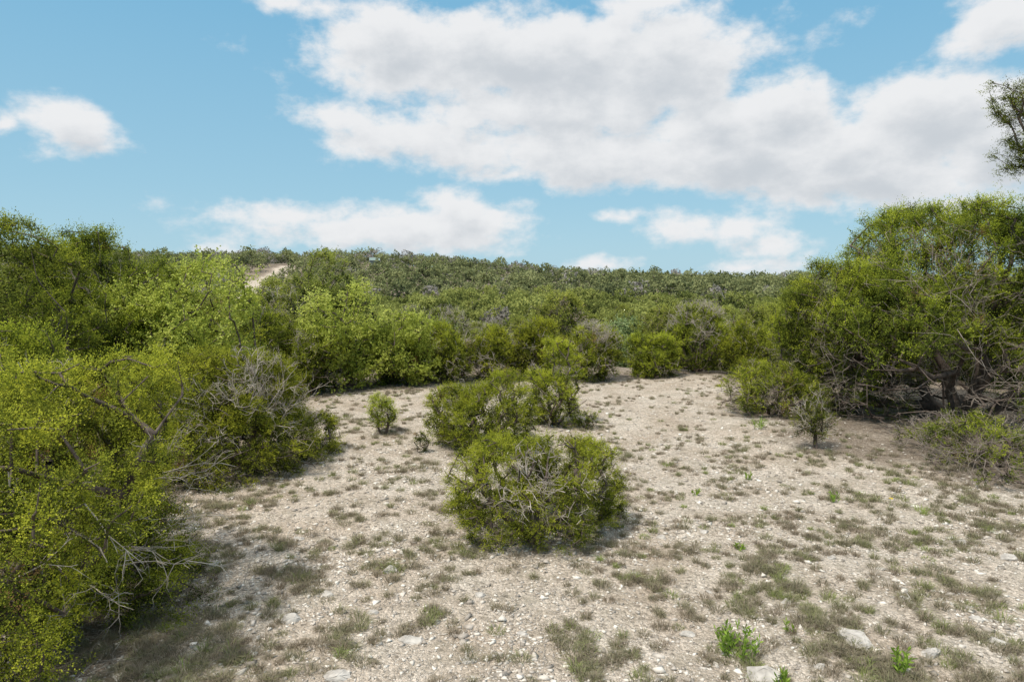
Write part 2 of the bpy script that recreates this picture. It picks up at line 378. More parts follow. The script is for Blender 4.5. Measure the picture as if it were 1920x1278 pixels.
# ------------------------------------------------------------------ clearing polygon
PP=[(60,1400),(180,1260),(430,900),(590,850),(610,748),(800,724),(1100,710),(1345,704),(1400,770),(1500,840),(1740,880),(1960,930),(2500,1000)]
POLY=[ground_point(*p) for p in PP]+[(14,-12),(-3.5,-12)]
def poly_sd(x,y):
    x=np.asarray(x,float); y=np.asarray(y,float)
    ins=np.zeros(x.shape,bool); dm=np.full(x.shape,1e9); n=len(POLY)
    for i in range(n):
        x1,y1=POLY[i]; x2,y2=POLY[(i+1)%n]
        c=((y1>y)!=(y2>y)); xi=(x2-x1)*(y-y1)/((y2-y1) if abs(y2-y1)>1e-9 else 1e-9)+x1
        ins^=(c&(x<xi))
        dx,dy=x2-x1,y2-y1; t=np.clip(((x-x1)*dx+(y-y1)*dy)/(dx*dx+dy*dy),0,1)
        dm=np.minimum(dm,np.hypot(x-x1-t*dx,y-y1-t*dy))
    return np.where(ins,dm,-dm)
def pol(d,azd): a=math.radians(azd); return d*math.sin(a),d*math.cos(a)
TR=[pol(142,-21.6),pol(165,-20.6),pol(190,-19.2),pol(214,-18.0)]
def track_d(x,y):
    dm=np.full(np.shape(x),1e9)
    for i in range(3):
        x1,y1=TR[i];x2,y2=TR[i+1];dx,dy=x2-x1,y2-y1
        t=np.clip(((x-x1)*dx+(y-y1)*dy)/(dx*dx+dy*dy),0,1); dm=np.minimum(dm,np.hypot(x-x1-t*dx,y-y1-t*dy))
    return dm
HOUSE=pol(228,-11.3)

# ------------------------------------------------------------------ ground
nr,na=560,720
rr=np.concatenate([[.0],.8*np.exp(np.linspace(0,math.log(3500/.8),nr-1))])
aa=np.linspace(-PI,PI,na,endpoint=False)
RR,AA=np.meshgrid(rr[1:],aa,indexing='ij')
X=RR*np.sin(AA); Y=RR*np.cos(AA); Z=T(X,Y)
V=np.stack([X.ravel(),Y.ravel(),Z.ravel()],1)
i=np.arange(nr-2)[:,None]; j=np.arange(na)[None,:]; jn=(j+1)%na
Fg=np.stack([i*na+j,i*na+jn,(i+1)*na+jn,(i+1)*na+j],-1).reshape(-1,4)[:,::-1]
sd=poly_sd(V[:,0],V[:,1])
bare=sstep(-1.2,.9,sd+1.2*(vnoise(V[:,0],V[:,1],.7,9)-.5))
bare=np.maximum(bare,.45*vnoise(V[:,0],V[:,1],.5,14)*(sd>-6))
for (hx,hy,hr) in HERO:
    d=np.hypot(V[:,0]-hx,V[:,1]-hy)
    bare*=1-.75*(1-sstep(hr*.45,hr*1.05,d+.35*(vnoise(V[:,0],V[:,1],.4,10)-.5)))
bare=np.maximum(bare,.8*(1-sstep(1.9,3.8,track_d(V[:,0],V[:,1])+2*(vnoise(V[:,0],V[:,1],3,12)-.5))))
def ground_mat():
    m,nt,N,L=newmat('gravel_ground')
    out=N.new('ShaderNodeOutputMaterial'); b=N.new('ShaderNodeBsdfPrincipled'); b.inputs['Roughness'].default_value=.95; b.inputs['Specular IOR Level'].default_value=.1
    tc=N.new('ShaderNodeTexCoord')
    def noise(s,d=5,r=.55):
        n=N.new('ShaderNodeTexNoise'); n.inputs['Scale'].default_value=s; n.inputs['Detail'].default_value=d; n.inputs['Roughness'].default_value=r; L.new(tc.outputs['Object'],n.inputs['Vector']); return n
    def voro(s,f='F1'):
        n=N.new('ShaderNodeTexVoronoi'); n.inputs['Scale'].default_value=s; n.feature=f; L.new(tc.outputs['Object'],n.inputs['Vector']); return n
    def mix(a,b_,f,mode='MIX'):
        n=N.new('ShaderNodeMix'); n.data_type='RGBA'; n.blend_type=mode
        for s,v in ((n.inputs[0],f),(n.inputs[6],a),(n.inputs[7],b_)):
            if isinstance(v,(int,float)): s.default_value=v
            elif isinstance(v,tuple): s.default_value=(*v,1)
            else: L.new(v,s)
        return n.outputs[2]
    n1=noise(.9,6); r1=ramp(nt,[(.32,(.54,.442,.345)),(.5,(.65,.557,.455)),(.68,(.74,.657,.555))]); L.new(n1.outputs[0],r1.inputs[0])
    v1=voro(26); v2=voro(70)
    s1=N.new('ShaderNodeSeparateColor'); L.new(v1.outputs['Color'],s1.inputs[0])
    s2=N.new('ShaderNodeSeparateColor'); L.new(v2.outputs['Color'],s2.inputs[0])
    g1=ramp(nt,[(0,(.46,.45,.43)),(.25,(.82,.81,.79)),(.7,(1.0,.99,.98)),(1,(1.18,1.17,1.16))]); L.new(s1.outputs[0],g1.inputs[0])
    g2=ramp(nt,[(0,(.55,.54,.52)),(.4,(.95,.94,.93)),(1,(1.1,1.1,1.1))]); L.new(s2.outputs[0],g2.inputs[0])
    c=mix(r1.outputs[0],g1.outputs[0],.9,'MULTIPLY'); c=mix(c,g2.outputs[0],.85,'MULTIPLY')
    e1=voro(26,'DISTANCE_TO_EDGE'); er=N.new('ShaderNodeMapRange'); er.inputs[1].default_value=0; er.inputs[2].default_value=.12; er.inputs[3].default_value=.45; er.inputs[4].default_value=0; L.new(e1.outputs[0],er.inputs[0])
    c=mix(c,(.31,.25,.19),er.outputs[0])
    n3=noise(2.2,8,.7); p=ramp(nt,[(.48,(0,0,0)),(.64,(1,1,1))]); L.new(n3.outputs[0],p.inputs[0])
    pm=N.new('ShaderNodeMath'); pm.operation='MULTIPLY'; pm.inputs[1].default_value=.58; L.new(p.outputs[0],pm.inputs[0])
    c=mix(c,(.31,.262,.19),pm.outputs[0])
    lt=noise(30,6,.7); lr=ramp(nt,[(.35,(.13,.098,.068)),(.5,(.24,.19,.14)),(.68,(.42,.35,.28))]); L.new(lt.outputs[0],lr.inputs[0])
    at=N.new('ShaderNodeAttribute'); at.attribute_name='bare'
    n4=noise(9,8,.75); ad=N.new('ShaderNodeMath'); ad.operation='ADD'; L.new(at.outputs['Fac'],ad.inputs[0])
    sb=N.new('ShaderNodeMath'); sb.operation='MULTIPLY_ADD'; sb.inputs[1].default_value=1.5; sb.inputs[2].default_value=-.75; L.new(n4.outputs[0],sb.inputs[0]); L.new(sb.outputs[0],ad.inputs[1])
    mr=N.new('ShaderNodeMapRange'); mr.interpolation_type='SMOOTHSTEP'; mr.inputs[1].default_value=.15; mr.inputs[2].default_value=.75; L.new(ad.outputs[0],mr.inputs[0])
    c=mix(lr.outputs[0],c,mr.outputs[0])
    L.new(c,b.inputs['Base Color'])
    h=N.new('ShaderNodeMath'); h.operation='MULTIPLY_ADD'; h.inputs[1].default_value=-1; L.new(v1.outputs['Distance'],h.inputs[0])
    h2=N.new('ShaderNodeMath'); h2.operation='MULTIPLY'; h2.inputs[1].default_value=-.5; L.new(v2.outputs['Distance'],h2.inputs[0]); L.new(h2.outputs[0],h.inputs[2])
    h3=N.new('ShaderNodeMath'); h3.operation='ADD'; L.new(h.outputs[0],h3.inputs[0]); nn=noise(45,4,.7); L.new(nn.outputs[0],h3.inputs[1])
    bp=N.new('ShaderNodeBump'); bp.inputs['Strength'].default_value=1.0; bp.inputs['Distance'].default_value=.025; L.new(h3.outputs[0],bp.inputs['Height']); L.new(bp.outputs[0],b.inputs['Normal'])
    L.new(b.outputs[0],out.inputs[0]); return m
g=obj('ground',make_mesh('ground',V,Fg,mat=ground_mat(),smooth=True,vattr={'bare':bare}))
tag(g,'pale stony limestone ground running out under the woodland','ground',kind='structure')

# ------------------------------------------------------------------ stones
from mathutils import Vector
import bmesh
def hull(rng,n,flat=.6,lo=.8):
    bm=bmesh.new()
    for _ in range(n):
        v=rng.normal(size=3); v/=np.linalg.norm(v); v*=rng.uniform(lo,1.15); v[2]*=flat; bm.verts.new(v)
    bmesh.ops.convex_hull(bm,input=bm.verts)
    bmesh.ops.delete(bm,geom=[e for e in bm.verts if not e.link_faces],context='VERTS')
    bmesh.ops.triangulate(bm,faces=bm.faces)
    bm.verts.index_update()
    Vv=np.array([v.co[:] for v in bm.verts]); Ff=np.array([[v.index for v in f.verts] for f in bm.faces])
    return bm,Vv,Ff
rng=np.random.default_rng(5)
vars_=[]
for k in range(10):
    bm,Vv,Ff=hull(rng,8,rng.uniform(.35,.75),.65); bm.free(); vars_.append((Vv,Ff))
def scatter_stones(n,rmin,rmax,pw,smin,smax,dens):
    u=rng.uniform(size=n*4); d=rmin*(rmax/rmin)**(u**pw)
    a=rng.uniform(-.72,.75,n*4); x=d*np.sin(a); y=d*np.cos(a)
    ok=(poly_sd(x,y)>-2.5+2.3*(rng.uniform(size=n*4)))
    q=vnoise(x,y,1.3,21)*.6+vnoise(x,y,.4,22)*.4; ok&=rng.uniform(size=n*4)<dens*(.2+1.6*q**2.5)
    x,y=x[ok][:n],y[ok][:n]; s=smin*(smax/smin)**(rng.uniform(size=len(x))**2.2)
    return x,y,s
VS=[];FS=[];TS=[];off=0
for (n,r0_,r1_,a,b_) in [(34000,4.5,14,.008,.04),(14000,8,26,.012,.05),(2000,4.5,24,.03,.08)]:
    x,y,s=scatter_stones(n,r0_,r1_,1.0,a,b_,1.)
    z=T(x,y); k=rng.integers(0,10,len(x)); tn=rng.uniform(0,1,len(x))
    for v in range(10):
        m=np.where(k==v)[0]; Vv,Ff=vars_[v]; a_=rng.uniform(0,6.28,len(m)); c,sn=np.cos(a_),np.sin(a_)
        st=rng.uniform(.8,1.7,(len(m),1))
        vx=Vv[None,:,0]*st; vy=np.repeat(Vv[None,:,1],len(m),0)
        P=np.stack([(vx*c[:,None]-vy*sn[:,None])*s[m,None]+x[m,None],(vx*sn[:,None]+vy*c[:,None])*s[m,None]+y[m,None],Vv[None,:,2]*s[m,None]+z[m,None]+s[m,None]*.1],-1)
        VS.append(P.reshape(-1,3)); FS.append((Ff[None]+(np.arange(len(m))*len(Vv))[:,None,None]+off).reshape(-1,3)); TS.append(np.repeat(tn[m],len(Ff))); off+=len(m)*len(Vv)
gm=leaf_mat('gravel_stone',[(0,(.25,.217,.18)),(.3,(.45,.392,.33)),(.7,(.63,.563,.48)),(1,(.77,.71,.62))],0,.0)
o=obj('gravel',make_mesh('gravel',np.vstack(VS),np.vstack(FS),tone=np.concatenate(TS),mat=gm))
tag(o,'loose pale limestone gravel strewn over the clearing','gravel',kind='stuff')

def rock(label,px,py,wpx,hpx,seed,group=None,asp=.6):
    x,y=ground_point(px,py+hpx*.3); d=math.hypot(y,CAMH); w=wpx/F*d*.5
    rg=np.random.default_rng(seed)
    bm,Vv,Ff=hull(rg,22,1.0)
    bmesh.ops.bevel(bm,geom=list(bm.edges),offset=.07,segments=1,affect='EDGES',profile=.5)
    bmesh.ops.triangulate(bm,faces=bm.faces)
    bmesh.ops.subdivide_edges(bm,edges=list(bm.edges),cuts=1,use_grid_fill=True)
    for v in bm.verts:
        v.co+=Vector(rg.normal(size=3)*.035)
        v.co.x*=w; v.co.y*=w*asp*1.2; v.co.z*=min(w*.55,hpx/F*d*.55)
    me=bpy.data.meshes.new('limestone_rock'); bm.to_mesh(me); bm.free(); me.materials.append(M['rock'])
    o=obj('limestone_rock',me); o.location=(x,y,float(T(x,y))); o.rotation_euler=(rg.uniform(-.1,.1),rg.uniform(-.1,.1),rg.uniform(-.5,.5))
    tag(o,label,'rock',group)
rock('chunky white rock at the bottom edge just right of the bright green leafy plant',1436,1250,72,40,1)
rock('large grey limestone slab half sunk in grass near the bottom right',1602,1175,56,80,2,asp=1.1)
rock('dark lichen-grey stone in a grass tuft left of the centre bush foot',733,1062,34,26,3)
rock('flat pale stone in the gravel below the dark lichen-grey stone',770,1186,46,18,4)
rock('broad flat grey slab at the bottom edge, left of centre',632,1254,54,18,5)
rock('cream stone on the bare gravel at the lower left',548,1153,44,22,6)
rock('small cream stone beside grass at the left, under the clearing edge bushes',616,1108,28,14,7)
rock('angular pale stone at the bottom right corner area, behind the small upright plant',1745,1216,48,26,8)
rock('flat whitish stone near the right frame edge',1862,1190,46,18,9)
rock('small grey stone in the olive grass right of the centre bush',1478,1118,30,20,10)
rock('whitish stone at the far right edge among grass',1893,1040,34,16,11)
rock('pale stone by the left foot of the lower left juniper',402,1056,26,18,12)
rg=random.Random(3)
for k,(px,py) in enumerate([(1320,990),(1240,1000),(1190,1070),(1330,1100),(1650,1060),(1700,1120),(880,1230),(980,1180),(1100,1270),(700,1140),(560,1010),(1800,1010),(1560,1040),(1290,1180),(1830,1150),(1540,1240),(480,1190),(900,1110)]):
    rock('fist sized pale limestone lump lying loose on the gravel',px,py,rg.uniform(16,30),rg.uniform(9,16),30+k,'small loose limestone lumps')

# ------------------------------------------------------------------ grass
def grass_mesh(seed,tx,ty,tr,th,nb,tone,wid):
    rg=np.random.default_rng(seed)
    idx=np.repeat(np.arange(len(tx)),nb); n=len(idx)
    a=rg.uniform(0,6.28,n); q=np.sqrt(rg.uniform(size=n)); bx=tx[idx]+np.cos(a)*q*tr[idx]; by=ty[idx]+np.sin(a)*q*tr[idx]
    bz=T(bx,by)-.005
    lean=q*.9+rg.uniform(.1,.5,n); la=a+rg.normal(size=n)*.8
    H=th[idx]*rg.uniform(.5,1.25,n)*(1.1-.45*q)
    dx,dy=np.cos(la)*lean,np.sin(la)*lean
    B=np.stack([bx,by,bz],1)
    Mi=B+np.stack([dx*.35,dy*.35,np.full(n,.62)],1)*H[:,None]
    E=B+np.stack([dx*1.15,dy*1.15,.95-lean*.35],1)*H[:,None]
    sa=rg.uniform(0,6.28,n); s=np.stack([np.cos(sa),np.sin(sa),np.zeros(n)],1)*(wid*rg.uniform(.6,1.3,n))[:,None]
    Vv=np.stack([B-s,B+s,Mi+s*.8,Mi-s*.8,E+s*.2,E-s*.2],1).reshape(-1,3)
    o=(np.arange(n)*6)[:,None]
    Ff=np.concatenate([o+np.array([[0,1,2,3]]),o+np.array([[3,2,4,5]])],1).reshape(-1,4)
    tn=np.clip(tone[idx]+rg.normal(0,.1,n),0,1)
    return Vv,Ff,np.repeat(tn,2)
rng=np.random.default_rng(77)
n=16500
d=4.6*(25/4.6)**(rng.uniform(size=n)**.62); a=rng.uniform(-.7,.75,n); gx,gy=d*np.sin(a),d*np.cos(a)
sd=poly_sd(gx,gy); q=.35*vnoise(gx,gy,1.8,31)+.65*vnoise(gx,gy,.5,32)
side=sstep(-1,5,gx)*(1-sstep(9,16,gy))
edge=1-sstep(0,1.3,sd)
ok=(sd>-2.5+2*rng.uniform(size=n))&(rng.uniform(size=n)<np.clip((q-.42)*3.0+.08*side+.35*edge,0.09,1)*.62)
gx,gy=gx[ok],gy[ok]
PATCH=[(1500,1110,90,26),(1440,1070,50,12),(1475,1100,50,14),(1540,1170,50,18),(1590,1220,50,18),(1650,1262,60,20),(1700,1290,60,16),(1100,1200,50,14),(1090,1245,45,14),(1780,1090,80,18),(1870,990,80,22),(1720,1130,60,14),(1850,930,80,22),(1780,960,90,18),(1700,1010,80,12),(640,1190,50,12),(570,1085,30,8),(505,1075,30,8),(720,1075,30,8),(1205,1090,30,8),(1400,1140,50,10),(330,1190,90,20),(250,1240,90,24),(400,1240,90,16),(680,1025,50,9),(480,935,50,10),(1180,855,40,9),(1390,1230,50,10),(1700,900,90,20),(1620,930,60,13),(1850,1130,60,16),(1880,1200,50,14),(1450,800,60,10),(1560,860,60,10),(1800,1240,50,12),(1800,880,120,24),(860,870,60,10),(700,880,60,8)]
px_,py_=[],[]
for (px,py,sp,k) in PATCH:
    cx,cy=ground_point(px,py); dd=math.hypot(cy,CAMH); s=sp/F*dd
    px_+=list(cx+rng.normal(0,s*.5,k)); py_+=list(cy+rng.normal(0,s*.55,k))
gx=np.concatenate([gx,px_]); gy=np.concatenate([gy,py_]); m=len(gx)
isp=np.arange(m)>=m-len(px_)
tr=rng.uniform(.03,.08,m)*np.where(isp,1.15,1); th=rng.uniform(.05,.12,m)*np.where(isp,1.2,1)
tone=np.clip(rng.normal(.32,.25,m)+np.where(isp,.10,0),0,1)
Vg,Fg_,Tg=grass_mesh(3,gx,gy,tr,th,75,tone,.0027)
GR=[(0,(.29,.235,.17)),(.3,(.27,.235,.16)),(.6,(.25,.242,.13)),(.85,(.25,.275,.10)),(1,(.29,.35,.10))]
o=obj('grass',make_mesh('grass',Vg,Fg_,tone=Tg,mat=leaf_mat('dry_grass',GR,.25,0)))
tag(o,'short dry grey-green grass tufts dotted over the gravel','grass',kind='stuff')
print('tufts',m)
n=34000; d=4.6*(24/4.6)**rng.uniform(size=n); a=rng.uniform(-.72,.75,n); lx,ly=d*np.sin(a),d*np.cos(a)
w=np.zeros(n)
for (hx,hy,hr) in HERO: w=np.maximum(w,1-sstep(hr*.5,hr*1.4,np.hypot(lx-hx,ly-hy)))
w=np.maximum(w,.15*vnoise(lx,ly,.8,50)); w=np.maximum(w,.8*((lx>5)&(poly_sd(lx,ly)<.5)))
ok=(rng.uniform(size=n)<w)&(poly_sd(lx,ly)>-6); lx,ly=lx[ok],ly[ok]; k=len(lx)
P=np.stack([lx,ly,T(lx,ly)+.012],1); a=rng.uniform(0,6.28,k); D=np.stack([np.cos(a),np.sin(a),rng.normal(0,.15,k)],1); Lq=rng.uniform(.03,.2,k)
V_,F_=tubes(P,P+D*Lq[:,None],np.full(k,.0035),np.full(k,.002),3)
o=obj('twig_litter',make_mesh('twig_litter',V_,F_,mat=M['dead'])); tag(o,'thin fallen grey twigs scattered under the bushes','litter',kind='stuff')

# ------------------------------------------------------------------ small green plants
M['forb']=leaf_mat('forb_leaf',[(0,(.13,.20,.03)),(.5,(.25,.37,.055)),(1,(.38,.50,.09))],.35,.05)
def forb(label,px,py,w,h,nst,seed,ll=.06,lw=.014,group=None,name='leafy_plant'):
    rg=np.random.default_rng(seed); x,y=ground_point(px,py); t=thing(name,label,'plant',(x,y,float(T(x,y))),group)
    a=rg.uniform(0,6.28,nst); q=np.sqrt(rg.uniform(size=nst))*w*.5
    S=np.stack([np.cos(a)*q*.6,np.sin(a)*q*.6,np.full(nst,-.01)],1); D=np.stack([np.cos(a)*.35,np.sin(a)*.35,np.ones(nst)],1)
    sg,pts,dr=grow(rg,S,D,h*rg.uniform(.6,1,nst),np.full(nst,.003),5,.08,.1)
    obj('stems',make_mesh('stems',*tubes(*sg,s=4),mat=M['stem']),t)
    k=16; ii=np.repeat(np.arange(nst),k); kk=rg.uniform(.5,4.999,len(ii)); k0=kk.astype(int)
    prev=np.concatenate([S[:,None],pts],1); P=prev[ii,k0]*(1-(kk-k0))[:,None]+prev[ii,k0+1]*(kk-k0)[:,None]
    D=nrm(dr[ii,k0]*.8+rg.normal(size=(len(ii),3))*.6+np.array([0,0,.2]))
    V_,F_=rhombs(P,D,ll*rg.uniform(.7,1.2,len(ii)),lw*rg.uniform(.8,1.2,len(ii)),rg)
    obj('leaves',make_mesh('leaves',V_,F_,tone=rg.uniform(0,1,len(F_)),mat=M['forb']),t); return t
forb('wide clump of bright green leafy stems, biggest small plant at the bottom right',1385,1222,.46,.29,22,1,.07,.016)
forb('single upright bright green plant near the bottom right corner',1690,1262,.14,.27,6,2,.08,.018)
forb('bright green sprig cut by the bottom edge right of the white rock',1468,1280,.14,.14,5,3,.07,.016)
forb('bright green sprig in gravel right of the domed centre bush',1302,925,.13,.11,4,4)
forb('bright green sprig highest up the slope on the right side of the clearing',1402,893,.18,.13,5,5)
forb('yellow-green sprig near the yellow flower at the right',1568,938,.18,.16,5,6)
forb('two-headed green sprig above the wide bright clump',1386,1030,.17,.10,4,8)
forb('green sprig in grass at the foot of the olive patch',1480,1180,.12,.10,3,9)
forb('dark spiky plant under the low spreading juniper at the right',1420,808,.35,.24,9,11,.13,.010)
x,y=ground_point(1668,945); t=thing('yellow_flower','tiny yellow flower on a thin stem in the dry grass at the right','flower',(x,y,float(T(x,y))))
obj('stem',make_mesh('stem',*tubes(np.array([[0,0,0.]]),np.array([[.01,0,.12]]),np.array([.003]),np.array([.002]),4),mat=M['stem']),t)
my=noise_mat('yellow_petal',(.8,.6,.02),(.9,.7,.03),5,bump=0)
aa_=np.arange(9)*2*PI/9; D=np.stack([np.cos(aa_),np.sin(aa_),np.full(9,.25)],1); P=np.tile([[.01,0,.12]],(9,1))
obj('petals',make_mesh('petals',*rhombs(P,nrm(D),np.full(9,.04),np.full(9,.025),np.random.default_rng(1)),mat=my),t)

# ------------------------------------------------------------------ woodland: individual trees
rng=np.random.default_rng(99)
def wood_sites(d0,d1,sp,azl):
    xs=np.arange(-d1,d1,sp); gx,gy=np.meshgrid(xs,np.arange(0,d1,sp)); gx=gx+rng.uniform(-.42,.42,gx.shape)*sp; gy=gy+rng.uniform(-.42,.42,gy.shape)*sp
    gx,gy=gx.ravel(),gy.ravel(); d=np.hypot(gx,gy); az=np.degrees(np.arctan2(gx,gy))
    ok=(d>d0)&(d<d1)&(np.abs(az)<azl); gx,gy=gx[ok],gy[ok]
    ok=(poly_sd(gx,gy)<-1.6)&(track_d(gx,gy)>3.5); return gx[ok],gy[ok]
wx,wy=wood_sites(12,62,3.3,38.5)
ok=np.ones(len(wx),bool)
for (hx,hy,hr) in HERO: ok&=np.hypot(wx-hx,wy-hy)>hr*.75+.9
ok&=~((wx>7.5)&(wy<19.5)); ok&=~((wx>5)&(wx<=7.5)&(wy<20.5)); ok&=~((wy<11))
wx,wy=wx[ok],wy[ok]; o_=np.argsort(np.hypot(wx,wy)); wx,wy=wx[o_],wy[o_]
if len(wx)>290: wx,wy=wx[:290],wy[:290]
DMAX=float(np.hypot(wx[-1],wy[-1])); print('wood trees',len(wx),'to',DMAX)
KIND=[]
for k in range(5): KIND.append(('juniper_tree','olive green juniper',plant_geo(200+k,3.0+.15*k,1.65,290,12,10,.072,.040,.32,nstem=5,lump=.28,dead=45,dead_len=.65,toneb=.48,twk=1.4,upb=.6,pexp=2.1,shade_slope=.75,env=1.0,leafjit=.7,fhi=1.28),jf))
for k in range(2): KIND.append(('juniper_tree','grey twiggy juniper',plant_geo(210+k,2.9,1.6,270,11,8,.072,.040,.29,nstem=6,lump=.3,dead=85,dead_len=.65,toneb=.47,twk=1.2,top_dead=.3,dead_dir=(0,-.4,.9),env=1.2,shade_slope=.55,leafjit=.7,fhi=1.3),dict(jf,dead=M['dead'])))
KIND.append(('oak_tree','soft green round oak',plant_geo(220,3.4,1.8,300,11,8,.10,.075,.34,nstem=3,lump=.2,dead=6,toneb=.5,twk=2,**BROAD),om))
protos={}
for i_,(x,y) in enumerate(zip(wx,wy)):
    d=math.hypot(x,y); az=math.degrees(math.atan2(x,y))
    k=int(rng.choice(8,p=[.155,.155,.155,.155,.155,.10,.095,.03]))
    s=rng.uniform(.65,1.25)
    if d<27 and az>-15: s*=.78
    name,kd,geo,mt=KIND[k]
    band='in the front rows of the wood' if d<34 else ('in the middle of the wood' if d<46 else 'deep in the wood')
    sd_='far left' if az<-22 else ('left of centre' if az<-7 else ('behind the centre' if az<8 else ('right of centre' if az<22 else 'far right')))
    lb=f'{kd} {band}, {sd_}'
    gp=f'{kd}s {band}, {sd_}'
    loc=(x,y,float(T(x,y))-.05)
    if k not in protos:
        o=build_plant(name,lb,'tree',loc,geo,mt,gp); protos[k]=o
    else:
        o=copy_tree(protos[k]); o.location=loc; tag(o,lb,'tree',gp)
    o.rotation_euler=(0,0,rng.uniform(0,6.28)); o.scale=(s*rng.uniform(.9,1.15),s*rng.uniform(.9,1.15),s*rng.uniform(.85,1.2))
x,y=pol(44,5.4); o=copy_tree(protos[7]) if 7 in protos else build_plant('oak_tree','','tree',(0,0,0),KIND[7][2],om)
o.location=(x,y,float(T(x,y))); o.scale=(1.6,1.3,1.3)
if 'group' in o: del o['group']
tag(o,'large pale round oak crown standing out in the wood behind the centre','tree')

# ------------------------------------------------------------------ far woodland mass (stuff)
def lowtree(seed,N,S,K,ll,lw,size,zmin=.3):
    g=plant_geo(seed,3.1,1.65,N,S,K,ll,lw,size,nstem=1,lump=.15,dead=0,toneb=.48,tonev=.08,zmin=zmin,upb=.8,pexp=2.0,brown=0,shade_slope=1.3,leafjit=1.5,nj=.3,rin=.88,fan=.3,tipc=.3); return g['crown']
def mass(name,label,xs,ys,vars_,cat,s0,s1,mat):
    VS=[];FS=[];TS=[];off=0; kk=rng.integers(0,len(vars_),len(xs)); z=T(xs,ys)
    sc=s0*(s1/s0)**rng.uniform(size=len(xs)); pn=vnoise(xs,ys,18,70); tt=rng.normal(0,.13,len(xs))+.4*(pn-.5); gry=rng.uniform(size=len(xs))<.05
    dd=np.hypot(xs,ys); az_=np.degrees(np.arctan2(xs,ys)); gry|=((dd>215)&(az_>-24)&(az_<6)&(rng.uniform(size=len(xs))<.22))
    for v,(Vv,Ff,Tn) in enumerate(vars_):
        m=np.where(kk==v)[0]; a=rng.uniform(0,6.28,len(m)); c,s=np.cos(a)[:,None],np.sin(a)[:,None]; q=sc[m][:,None]
        P=np.stack([(Vv[None,:,0]*c-Vv[None,:,1]*s)*q+xs[m][:,None],(Vv[None,:,0]*s+Vv[None,:,1]*c)*q+ys[m][:,None],Vv[None,:,2]*q*rng.uniform(.85,1.15,(len(m),1))+z[m][:,None]],-1)
        VS.append(P.reshape(-1,3).astype(np.float32)); FS.append((Ff[None]+(np.arange(len(m))*len(Vv))[:,None,None]+off).reshape(-1,4).astype(np.int32))
        tq=np.clip(Tn[None]+tt[m][:,None],0,.9); tq=np.where(gry[m][:,None],1.,tq); TS.append(tq.ravel().astype(np.float32)); off+=len(m)*len(Vv)
    o=obj(name,make_mesh(name,np.vstack(VS),np.vstack(FS),tone=np.concatenate(TS),mat=mat))
    tag(o,label,cat,kind='stuff')
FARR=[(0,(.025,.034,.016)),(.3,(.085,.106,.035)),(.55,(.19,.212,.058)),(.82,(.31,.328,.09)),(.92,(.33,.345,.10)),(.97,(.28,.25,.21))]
HILL_HAZE=[(0,(.045,.055,.032)),(.3,(.105,.122,.058)),(.55,(.178,.195,.084)),(.82,(.27,.285,.12)),(.92,(.29,.30,.135)),(.97,(.33,.30,.265))]  # leaf colours greyed and lifted to paint distance haze onto the hill
MF=leaf_mat('far_leaf',FARR,.3,0); MH=leaf_mat('hazy_hill_leaf',HILL_HAZE,.3,0)
ax,ay=wood_sites(DMAX,125,3.7,39)
print('mid mass',len(ax))
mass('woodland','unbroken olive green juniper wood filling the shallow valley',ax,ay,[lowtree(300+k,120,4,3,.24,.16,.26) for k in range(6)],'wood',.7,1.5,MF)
bx,by=wood_sites(125,310,4.2,39)
hx,hy=HOUSE; hd=math.hypot(hx,hy); baz=np.degrees(np.arctan2(bx,by)); bd=np.hypot(bx,by)
ok=~((np.abs(baz+11.3)<.6)&(bd>205)&(bd<hd+3)); bx,by=bx[ok],by[ok]
print('far mass',len(bx))
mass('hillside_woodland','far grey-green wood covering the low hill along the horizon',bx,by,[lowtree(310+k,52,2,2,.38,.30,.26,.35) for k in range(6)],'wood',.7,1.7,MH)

# ------------------------------------------------------------------ far house
hz=float(T(hx,hy))-1.3
t=thing('small_house','tiny far-off hut with a pale teal roof on the wooded hill','house',(hx,hy,hz),rz=.2)
def box_mesh(name,x0,x1,y0,y1,z0,z1,mat):
    Vv=np.array([[x0,y0,z0],[x1,y0,z0],[x1,y1,z0],[x0,y1,z0],[x0,y0,z1],[x1,y0,z1],[x1,y1,z1],[x0,y1,z1]])
    return make_mesh(name,Vv,np.array([[0,3,2,1],[4,5,6,7],[0,1,5,4],[1,2,6,5],[2,3,7,6],[3,0,4,7]]),mat=mat)
obj('wall',box_mesh('wall',-1.5,1.5,-1.5,1.5,-.5,2.6,noise_mat('hut_wall',(.30,.31,.28),(.38,.38,.35),3)),t)
rv=np.array([[-1.7,-1.9,2.6],[1.7,-1.9,2.6],[1.7,1.9,2.6],[-1.7,1.9,2.6],[-1.7,0,3.6],[1.7,0,3.6]])
me=bpy.data.meshes.new('roof'); me.from_pydata(rv.tolist(),[],[(0,1,5,4),(2,3,4,5),(0,4,3),(1,2,5),(0,3,2,1)]); me.materials.append(noise_mat('teal_roof',(.18,.23,.205),(.23,.29,.26),3,bump=0)); obj('roof',me,t)
obj('door',box_mesh('door',-.4,.4,-1.54,-1.503,-.4,1.9,noise_mat('hut_door',(.08,.08,.07),(.12,.11,.1),3)),t)
obj('window',box_mesh('window',.8,1.25,-1.53,-1.503,1.0,1.8,noise_mat('hut_window',(.05,.07,.08),(.08,.1,.11),3)),t)

